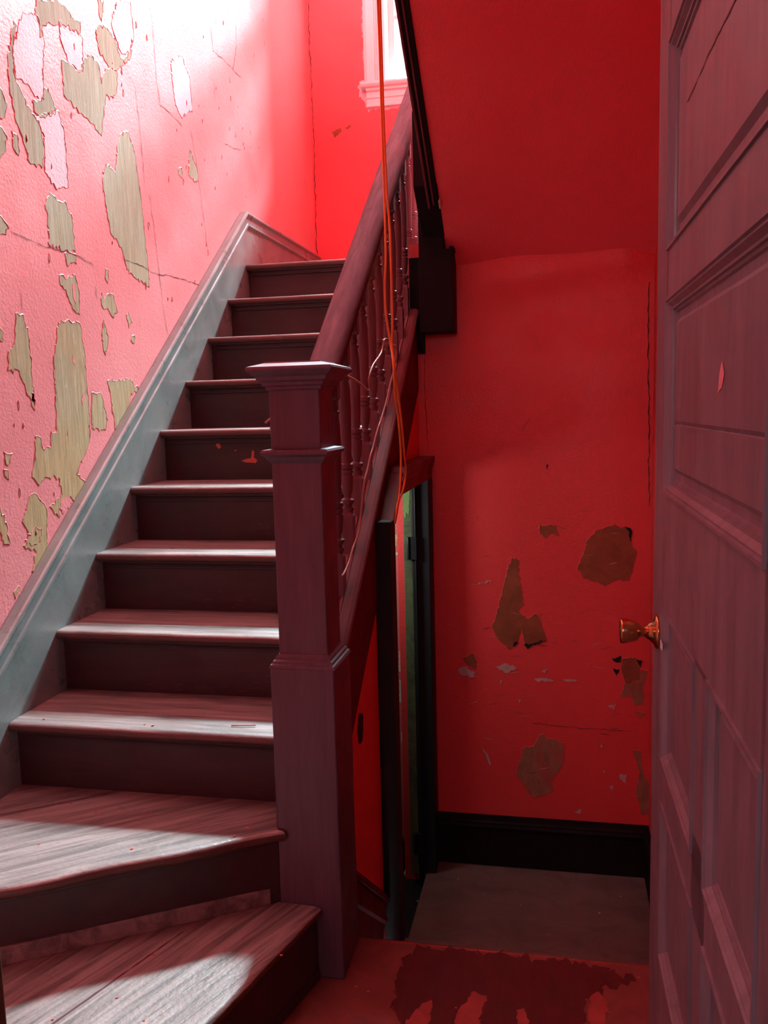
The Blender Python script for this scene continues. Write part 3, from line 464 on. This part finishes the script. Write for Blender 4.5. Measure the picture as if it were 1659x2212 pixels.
for a, b_ in ((s0, s0+.045), (s1-.045, s1)): mb.box(a, b_, YF+.09, YF+.125, 4.12, WZ1-.02)
mb.box(s0, s1, YF+.09, YF+.125, 4.12, 4.18); mb.box(s0, s1, YF+.095, YF+.12, 4.62, 4.66); mb.box(s0, s1, YF+.09, YF+.125, WZ1-.06, WZ1-.02)
mb.build('sash', None, t, .003)
mb = MB().mat('glass'); mb.box(s0+.04, s1-.04, YF+.066, YF+.069, WZ0+.03, 4.12); mb.box(s0+.04, s1-.04, YF+.106, YF+.109, 4.15, WZ1-.05); mb.build('pane', None, t)

mb = MB().mat('siding')
for i in range(14): mb.prism_x([(7.0, 2.4+i*.18), (6.975, 2.4+i*.18), (7.0, 2.58+i*.18)], -1.22, .6)
mb.mat('sash').box(-1.27, -1.20, 6.96, 7.02, 2.4, 4.95); mb.mat('siding').box(-1.2, .6, 7.0, 7.2, 2.4, 4.92)
tag(mb.build('neighbouring_house', None), 'pale green board wall of the house outside the landing window', 'house')
# ---------------------------------------------------------------- staircase
st = empty('staircase', (-1.0, 1.9, 0), 'dark painted wooden staircase climbing from winder steps beside the peeling wall', 'staircase')
def loft_tread(name, F, Bk, z, m, seed, th=.028, joint=None, sub=None):
    mb = MB().mat(m); rr = th/2
    n = len(F); rings = []; ringn = []
    for i in range(n):
        f = Vector((F[i][0], F[i][1], 0)); bk = Vector((Bk[i][0], Bk[i][1], 0)); d = (bk-f); L = d.length; d.normalize()
        wv = .0018*noise.noise(Vector((f.x*9, f.y*9, seed)))*2+.0008*noise.noise(Vector((f.x*40, f.y*40, seed)))*2
        pts = [bk+Vector((0, 0, z-th)), bk+Vector((0, 0, z))]
        pts += [f+d*.055+Vector((0, 0, z+.0003)), f+d*.022+Vector((0, 0, z-.0005+wv*.3))]
        for k in range(0, 7):
            a = math.pi/2-k*math.pi/6
            pts.append(f+d*(rr-rr*math.cos(a)*1.0+wv)+Vector((0, 0, z-rr+rr*math.sin(a)*(1-.04*(k == 0)))))
        rings.append(pts)
    mb.grid(rings, smooth=False)
    mb.mat('nose'); ni = mb.cur; np_ = len(rings[0])
    for q_, fc in enumerate(list(mb.bm.faces)):
        if len(fc.verts) == 4: fc.smooth = True
        if q_ < (n-1)*np_ and (q_ % np_) in (6, 7, 8, 9, 10): fc.material_index = ni
    if joint:
        a, b_ = joint; ribbon(mb, [a, b_], 'crack', lambda x, y, h: (x, y, z+h), .0045, .0007, seed, .0006)
    o = mb.build(name, None, st)
    es = o.modifiers.new('es', 'EDGE_SPLIT'); es.split_angle = math.radians(40)
    return o
def lerp(a, b_, t): return (a[0]+(b_[0]-a[0])*t, a[1]+(b_[1]-a[1])*t)
def line(a, b_, n): return [lerp(a, b_, i/(n-1)) for i in range(n)]
XS = -.628
for n in range(3, 12):
    k = 36; y = ny(n); yb = y+G_+.05 if n < 11 else YB+1.0
    F = line((XL+.001, y), (XS, y), k); Bk = line((XL+.001, y+G_+.05 if n < 11 else 4.078), (XS, y+G_+.05 if n < 11 else 4.078), k)
    loft_tread('tread', F, Bk, n*R_, 'tread', n)
    mb = MB().mat('riser'); mb.box(XL+.001, XS, y+.038, y+.058, (n-1)*R_, n*R_-.027)
    if n == 7:
        for i, p in enumerate(RISER7): patch(mb, p, 'redchip', lambda x, z, h: (x, y+.038-h, z), None, .0006, i, .001)
    rw = random.Random(n*3)
    for i in range({3: 10, 4: 46, 5: 40, 6: 30, 7: 14}.get(n, 8)):
        x = rw.gauss(-.93, .16); z = (n-1)*R_+abs(rw.gauss(0, .028))+.008
        if not XL+.05 < x < XS-.03 or z > n*R_-.06: continue
        l = rw.uniform(.004, .03); ribbon(mb, [(x, z), (x+l, z+rw.uniform(-.003, .003))], rw.choice(['wearlight', 'weardark', 'weardark', 'wearlight', 'wearlight']), lambda a_, b_, h: (a_, y+.038-h, b_), rw.uniform(.0015, .005), .0005, i, .001)
    mb.build('riser', None, st)
    mb = MB().mat('riser'); mb.grid([[(x, y+.038-o_, n*R_-.028-d_) for d_, o_ in ((0, 0), (0, .024), (.005, .023), (.010, .014), (.018, .010), (.024, .009), (.026, .004), (.026, 0))] for x in (XL+.022, XS)]); mb.build('scotia', None, st)
# winder 2
k = 40
F = line((-.648, 1.889), (-1.4635, 1.372), k); Bk = line((-.690, 1.897), (-.69, 2.05), 4)[:1]+line((-.70, 2.05), (-1.4635, 2.05), k-1)
F = [(x, y+.006*math.sin(i*.5)) for i, (x, y) in enumerate(F)]
loft_tread('tread', F, Bk, 2*R_, 'tread1', 31, .030, ((-1.4635, 1.82), (-1.18, 2.02)))
def riser_line(a, b_, z0, z1, th=.02, mat='riser', name='riser', out=0):
    A, B_ = Vector(a), Vector(b_); d = (B_-A).normalized(); nn = Vector((-d.y, d.x))
    if nn.y < 0: nn = -nn
    A = A-nn*out; B_ = B_-nn*out
    mb = MB().mat(mat); mb.hexa([(A.x, A.y, z0), (B_.x, B_.y, z0), (B_.x+nn.x*th, B_.y+nn.y*th, z0), (A.x+nn.x*th, A.y+nn.y*th, z0), (A.x, A.y, z1), (B_.x, B_.y, z1), (B_.x+nn.x*th, B_.y+nn.y*th, z1), (A.x+nn.x*th, A.y+nn.y*th, z1)])
    return mb.build(name, None, st, .002)
riser_line((-.672, 1.8975), (-1.4635, 1.412), R_, 2*R_-.029)
riser_line((-.688, 1.902), (-1.4635, 1.412), R_, R_+.042, .012, 'tread', 'base_strip', .012)
riser_line((-.690, 1.898), (-1.4635, 1.408), 2*R_-.044, 2*R_-.030, .010, 'riser', 'scotia', .010)
# winder 1
F = line((-.566, 1.893), (-.895, .66), k); Bk = line((-.680, 1.897), (-1.4635, 1.405), k-12)+line((-1.4635, 1.39), (-1.4635, .66), 12)
loft_tread('tread', F, Bk, R_, 'tread2', 57, .030, ((-.858, 1.75), (-1.22, .83)))
riser_line((-.600, 1.893), (-.935, .66), 0, R_-.029, -.02)
riser_line((-.588, 1.893), (-.923, .66), 0, .028, -.012, 'riser', 'base_strip')

# wall string (skirt)
zk = lambda y: .8419+.755*(y-2.05)
pk = 4.03; ZP = 2.337
mb = MB().mat('skirt')
mb.prism_x([(1.0, -.0), (1.9, -.0), (4.3, 1.75), (YF, 2.09), (YF, ZP-.01), (pk-.01, ZP-.01), (1.45, zk(1.45)-.01), (1.0, zk(1.45)-.01)], XW+.001, XL)
mb.mat('crack'); ribbon(mb, [(4.22, 2.28), (4.225, 2.09)], 'crack', lambda y, z, h: (XL+h, y, z), .003, .0008, 3, .0005)
mb.build('skirt_board', None, st)
mb = MB().mat('skirt')
polysweep_x(mb, [(1.0, zk(1.45)), (1.45, zk(1.45)), (pk, ZP), (YF, ZP)], [(0, -.018), (0, .010), (.004, .016), (.010, .018), (.016, .016), (.020, .010), (.028, .007), (.050, .006), (.054, .011), (.062, .012), (.068, .006), (.074, .0), (.074, -.002)], XL)
mb.build('skirt_moulding', None, st)
# outer string with cap rail
zc = lambda y: .9905+.755*(y-2.36)      # top of string cap
XO = -.545
YS0, YS1 = 2.04, 4.05
mb = MB().mat('string')
ysplit = (1.668+1.113)/.755
mb.prism_x([(YS0, zb(YS0)), (YS1, zb(YS1)), (YS1, zc(YS1)-.028), (YS0, zc(YS0)-.028)], -.628, XO)
mb.mat('darkwood'); mb.prism_x([(ysplit-.27, 1.668), (ysplit, 1.668), (YS1, zb(YS1)+.005), (YS1, zc(YS1)-.03), (ysplit-.27, zc(ysplit-.27)-.03)], -.56, XO+.0015)
mb.build('outer_string', None, st)
mb = MB().mat('cap')
mb.grid([[(x_, y, zc(y)+d_) for x_, d_ in ((-.632, -.032), (XO+.004, -.032), (XO+.008, -.026), (XO+.010, -.016), (XO+.007, -.006), (XO-.002, 0), (-.632, 0))] for y in (YS0, YS1)])
mb.build('string_cap', None, st)

# ---------------------------------------------------------------- balustrade
BAL = [(2.36+(G_/2)*(i), ) for i in range(-2, 13)]
br = empty('stair_railing', (-.587, 2.9, .9), 'plum painted handrail and turned balusters rising beside the stairs', 'railing')
XB = -.587
hz = lambda y: 1.418+.755*(y-2.1)      # centre line of the handrail
RP = [(-.026, -.045), (-.034, -.034), (-.030, -.022), (-.040, -.010), (-.043, .004), (-.036, .022), (-.020, .034), (0, .038), (.020, .034), (.036, .022), (.043, .004), (.040, -.010), (.030, -.022), (.034, -.034), (.026, -.045)]
XH = -.602
mb = MB().mat('rail'); mb.grid([[(XH+a, y+.0, hz(y)+b_*1.18) for a, b_ in RP] for y in (2.035, 2.9, 3.95)], smooth=False)
for f in mb.bm.faces:
    if len(f.verts) == 4: f.smooth = True
o = mb.build('handrail', None, br); es = o.modifiers.new('es', 'EDGE_SPLIT'); es.split_angle = math.radians(38)
H = .585
bal_prof = [(.110, .0135), (.118, .0165), (.124, .0165), (.128, .012), (.132, .012), (.138, .0185), (.146, .0185), (.151, .011), (.158, .0105), (.170, .0145), (.200, .0178), (.214, .0178), (.218, .014), (.222, .0175), (.229, .0175), (.232, .014), (.236, .0185), (.246, .0185), (.250, .0135), (.256, .0135), (.30, .0155), (.40, .0178), (.455, .0165), (.478, .0125), (.484, .0155), (.490, .0155), (.494, .010), (.502, .0135), (.510, .010), (.520, .010)]
bal_mesh = None
for i in range(-2, 13):
    y = 2.36+i*G_/2; zb0 = zc(y)
    if bal_mesh is None:
        mb = MB().mat('balu'); q = .0165
        mb.rects([(-.012, q, q), (.088, q, q), (.100, q, q), (.110, q*.80, q*.80)], 0, 0)
        mb.lathe(bal_prof, (0, 0, 0), seg=18)
        mb.rects([(.520, q*.7, q*.7), (.526, q*.95, q*.95), (.60, q*.95, q*.95)], 0, 0)
        o = mb.build('baluster', None, br); es = o.modifiers.new('es', 'EDGE_SPLIT'); es.split_angle = math.radians(35)
        bal_mesh = o
    else:
        o = bal_mesh.copy(); COL.objects.link(o); o.parent = br
    o.location = Vector((XB, y, zb0-.012))-W_['stair_railing']
for i in range(-2, 12):
    y0 = 2.36+i*G_/2+.018; y1 = y0+G_/2-.036
    mb = MB().mat('balu')
    for (xa, xb_) in ((XB-.012, XB+.004), (XB+.008, XB+.016)): mb.prism_x([(y0, zc(y0)-.002), (y1, zc(y1)-.002), (y1, zc(y1)+.006), (y0, zc(y0)+.006)], xa, xb_)
    mb.build('fillet', None, br)

# ---------------------------------------------------------------- newel post
nw = empty('newel_post', (-.597, 1.98, 0), 'square plum painted newel post with moulded cap standing at the stair foot', 'newel post')
cx, cy = -.597, 1.978
mb = MB().mat('newel'); hb = .0789; mb.rects([(0, hb, .080), (.4, hb, .080), (.785, hb, .080)], cx, cy)
bmesh.ops.subdivide_edges(mb.bm, edges=[e for e in mb.bm.edges if abs(e.verts[0].co.z-e.verts[1].co.z) > .1], cuts=14)
for v_ in mb.bm.verts:
    n_ = noise.noise(Vector((v_.co.x*3, v_.co.y*3, v_.co.z*14)))*.0022
    v_.co.x += n_*(1 if v_.co.x > cx else -1)*.6
mb.build('base', None, nw, .004)
mb = MB().mat('newel'); mb.rects([(.783, .081, .082), (.790, .0785, .0795), (.792, .074, .075), (.798, .073, .074), (.801, .068, .069), (.807, .067, .068), (.814, .061, .062)], cx, cy); mb.build('base_moulding', None, nw)
mb = MB().mat('newel'); mb.rects([(.81, .0604, .0604), (1.46, .0604, .0604)], cx, cy); mb.build('shaft', None, nw, .003)
mb = MB().mat('newel'); mb.rects([(1.268, .0604, .0604), (1.272, .0635, .0635), (1.276, .067, .067), (1.284, .072, .072), (1.290, .080, .080), (1.296, .081, .081), (1.301, .077, .077), (1.303, .061, .061)], cx, cy); mb.build('collar', None, nw)
mb = MB().mat('newel'); mb.rects([(1.436, .0604, .0604), (1.440, .066, .066), (1.446, .066, .066), (1.449, .072, .072), (1.456, .074, .074), (1.460, .081, .081), (1.468, .084, .084), (1.474, .092, .092), (1.482, .100, .100), (1.486, .1015, .1015), (1.491, .099, .099), (1.500, .068, .068), (1.503, .066, .066)], cx, cy); mb.build('cap', None, nw)

ln = empty('landing_newel', (-.45, 3.36, 1.67), 'black square newel post end hanging below the landing corner', 'newel post')
mb = MB().mat('darkwood'); mb.box(-.515, -.388, 3.285, 3.405, 1.672, 1.975); mb.build('drop', None, ln, .003)
mb = MB().mat('darkwood'); mb.box(-.515, -.420, 3.285, 3.405, 1.97, 2.9); mb.build('shaft', None, ln, .003)
mb = MB().mat('darkwood'); mb.box(-.400, -.383, 3.285, 3.36, 1.968, 1.984); mb.build('splintered_edge', None, ln, .003)

us = empty('upper_string', (-.437, 2.2, 2.5), 'dark moulded string board edging the sloping red soffit', 'stair string')
sb = lambda x0, x1, lo, hi, ya, yb_, m: MB().mat(m).prism_x([(ya, zs(ya)+lo), (yb_, zs(yb_)+lo), (yb_, zs(yb_)+hi), (ya, zs(ya)+hi)], x0, x1)
sb(-.456, -.419, -.010, .30, .64, 3.17, 'darkwood').build('board', None, us, .002)
sb(-.459, -.450, -.016, .0, .64, 3.17, 'rail').build('bead', None, us, .003)
sb(-.440, -.434, -.015, .0, .64, 3.16, 'rail').build('bead', None, us, .002)
sb(-.50, -.416, -.004, .25, 3.10, 3.285, 'darkwood').build('end_block', None, us, .002)
MB().mat('darkwood').box(-.572, -.514, 3.398, 3.409, 1.60, 1.968).build('facing_board', None, us, .001)
o = sb(-.420, -.412, -.012, .03, 3.15, 3.175, 'white').build('broken_plaster', None, us, .001); o['label'] = 'pale broken plaster at the cut end'

# ---------------------------------------------------------------- open door on the right
P0 = Vector((.18763, 1.6717, 0)); dd = Vector((-.0135, .9999, 0)); pn = Vector((-.9999, -.0135, 0))
def D(s, z, p=0): v_ = P0-dd*s+pn*p; return (v_.x, v_.y, z)
def dbox(mb, s0, s1, z0, z1, p0, p1): return mb.hexa([D(s0, z0, p0), D(s1, z0, p0), D(s1, z0, p1), D(s0, z0, p1), D(s0, z1, p0), D(s1, z1, p0), D(s1, z1, p1), D(s0, z1, p1)])
dr = empty('door_1', D(-.1, .01)); struct(dr, 'open plum panelled door at the right with a brass knob', 'door')
E0, E1, DT = -.10, .93, -.036
PAN = [(.045, .785, 1.655, 2.0), (.045, .785, 1.228, 1.567), (.052, .395, .725, 1.012), (.50, .790, .725, 1.018), (.060, .405, .335, .640), (.505, .795, .335, .640)]
mb = MB().mat('door')
dbox(mb, E0, .05, .01, 2.14, DT, 0); dbox(mb, .785, E1, .01, 2.14, DT, 0)
for z0, z1 in ((.01, .34), (.635, .73), (1.01, 1.235), (1.56, 1.66), (1.995, 2.14)): dbox(mb, .04, .80, z0, z1, DT, 0)
dbox(mb, .395, .502, .3, .76, DT, 0); dbox(mb, .395, .502, .7, 1.02, DT, 0)
mb.build('leaf_frame', None, dr)
RC = -.016
for i, (s0, s1, z0, z1) in enumerate(PAN):
    mb = MB().mat('doorpanel')
    if i == 1:
        zm = 1.350; dbox(mb, s0-.01, s1+.01, zm+.004, z1+.01, DT+.008, RC); dbox(mb, s0-.01, s1+.01, z0-.01, zm-.002, DT+.008, RC); dbox(mb, s0, s1, zm-.002, zm+.004, DT+.008, RC-.005)
        mb.mat('door'); dbox(mb, s0+.022, s1-.02, zm-.008, zm-.002, RC, RC+.007); mb.mat('doorpanel')
    else: dbox(mb, s0-.01, s1+.01, z0-.01, z1+.01, DT+.008, RC)
    # raised field with a narrow bevel
    m_ = .045 if i < 2 else .034; a, b_, c, e = s0+m_, s1-m_, z0+m_, z1-m_; w2 = .009; h2 = .0065
    for sg in ([(c, e)] if i != 1 else [(1.356, e), (c, 1.344)]):
        c_, e_ = sg
        mb.grid([[D(a-w2, c_-w2, RC), D(b_+w2, c_-w2, RC), D(b_+w2, e_+w2, RC), D(a-w2, e_+w2, RC)], [D(a, c_, RC+h2), D(b_, c_, RC+h2), D(b_, e_, RC+h2), D(a, e_, RC+h2)]])
    if i == 0:
        ribbon(mb, [(.17, 1.858), (.25, 1.857), (.36, 1.861), (.50, 1.856), (.70, 1.86)], 'crack', lambda s, z, h: D(s, z, RC+h2+h), .003, .0008, 3, .0012)
    if i == 1:
        patch(mb, [(.475, 1.398), (.50, 1.405), (.515, 1.425), (.50, 1.440), (.485, 1.425)], 'chippink', lambda s, z, h: D(s, z, RC+h2+h), None, .0008, 8, .002)
    mb.build('panel', None, dr)
    mb = MB().mat('door'); pr = [(-.003, 0), (-.003, .004), (.002, .004), (.0035, .000), (.007, .0005), (.013, -.007), (.017, -.007), (.0175, -.011), (.022, -.012), (.024, RC-.0005)]
    rg = []
    for o_, p_ in pr: rg.append([D(s0+o_, z0+o_, p_), D(s1-o_, z0+o_, p_), D(s1-o_, z1-o_, p_), D(s0+o_, z1-o_, p_)])
    mb.grid(rg, caps=False)
    if i == 2: patch(mb, [(.045, .935), (.075, .940), (.08, .952), (.055, .955), (.04, .948)], 'chipwhite', lambda s, z, h: D(s, z, .0035+h), None, .0008, 8, .002)
    mb.build('panel_moulding', None, dr)
mb = MB().mat('door'); rnd = random.Random(3)
for i in range(26):
    s = rnd.uniform(.05, .22); z = rnd.gauss(1.10, .06); a = 1.3+rnd.uniform(-.4, .4); l = rnd.uniform(.01, .035)
    if abs(z-1.12) < .105: ribbon(mb, [(s, z), (s+l*math.cos(a)*.7, z+l*math.sin(a))], 'scuff', lambda s_, z_, h: D(s_, z_, h), .003, .0006, i, .001)
mb.build('scratches', None, dr)
kb = empty('door_knob', D(-.028, .948)); kb.parent = dr; kb.location = Vector(D(-.028, .948))-W_['door_1']
kc = Vector(D(-.028, .948)); W_['door_knob'] = kc
mb = MB().mat('brass'); mb.lathe([(0, .033), (.003, .0335), (.006, .031), (.009, .024), (.016, .017), (.024, .012)], kc, pn, 28); mb.build('rosette', None, kb)
mb = MB().mat('brass'); mb.lathe([(.018, .0115), (.030, .0105), (.034, .0125), (.040, .019), (.052, .0225), (.066, .0245), (.069, .0245), (.071, .0225), (.0705, .019), (.069, .008), (.0705, .007), (.072, .0001)], kc, pn, 28); mb.build('knob', None, kb)

# ---------------------------------------------------------------- cords
cord = MB().mat('cord')
A_ = smoothpath(CORD_A); B_ = smoothpath(CORD_B)
cord.tube([(-.512, 2.64, 4.2)]+A_+B_[::-1]+[(-.506, 2.64, 4.2)], .0036, 8)
tag(cord.build('extension_cord', None), 'orange extension cord hanging in a long loop in front of the balusters', 'cord')
mb = MB().mat('wire'); mb.tube(smoothpath(WIRE_B, 5), .0030, 8)
tag(mb.build('cable', None), 'brown cable looped round a baluster and trailing down the string', 'cable')
mb = MB().mat('wire'); mb.tube(smoothpath(WIRE_A, 5), .0032, 8)
tag(mb.build('cable', None), 'short brown cable sticking out below the newel cap', 'cable')
mb = MB().mat('wire'); c0 = Vector((-.668, 2.02, 1.360))
mb.tube(smoothpath([c0+Vector((.012, 0, 0)), c0+Vector((-.012, 0, .008)), c0+Vector((-.022, 0, .012)), c0+Vector((-.036, 0, .002))], 4), .003, 8)
mb.tube(smoothpath([c0+Vector((.012, 0, -.01)), c0+Vector((-.010, 0, -.006)), c0+Vector((-.024, 0, -.012))], 4), .003, 8)
mb.tube(smoothpath([c0+Vector((-.022, 0, .012)), c0+Vector((-.010, .004, .0)), c0+Vector((-.012, 0, -.01))], 4), .0026, 8)
tag(mb.build('bent_wire', None), 'small bent brown wire poking out left of the newel shaft', 'wire')

# ---------------------------------------------------------------- debris
def flake(p, sz, m, label, group, rot):
    mb = MB().mat(m); c = Vector(p); n_ = 5
    rr = [sz*random.uniform(.55, 1) for _ in range(n_)]
    pts = [c+Vector((math.cos(rot+i*2*math.pi/n_)*rr[i]*1.4, math.sin(rot+i*2*math.pi/n_)*rr[i], .0006+random.uniform(0, .001))) for i in range(n_)]
    mb.grid([[q+Vector((0, 0, -.0004)) for q in pts], [q+Vector((0, 0, .0010)) for q in pts]])
    return tag(mb.build('paint_flake', None), label, 'paint flake', group)
for p in FLAKES: flake(p, random.uniform(.002, .0045), 'redchip', 'tiny orange red paint flake lying on a lower stair tread', 'paint flakes on the stair treads', random.random()*6)
for p in FLOOR_FLAKES:
    if p[1] < 2.05 and not (-.68 < p[0] < -.51 and p[1] > 1.89): flake(p, random.uniform(.002, .004), 'redchip', 'tiny orange red paint flake lying on the red brown floor', 'paint flakes on the red floor', random.random()*6)
for p in GREY_SPECKS: flake(p, random.uniform(.002, .004), 'pale', 'tiny pale plaster crumb on the grey lower floor', 'plaster crumbs on the grey floor', random.random()*6)
mb = MB().mat('redchip'); mb.tube([(-.845, 2.055, .5735), (-.78, 2.062, .5745)], .0016, 6)
tag(mb.build('wood_splinter', None), 'thin orange splinter on the third step beside the newel', 'splinter')
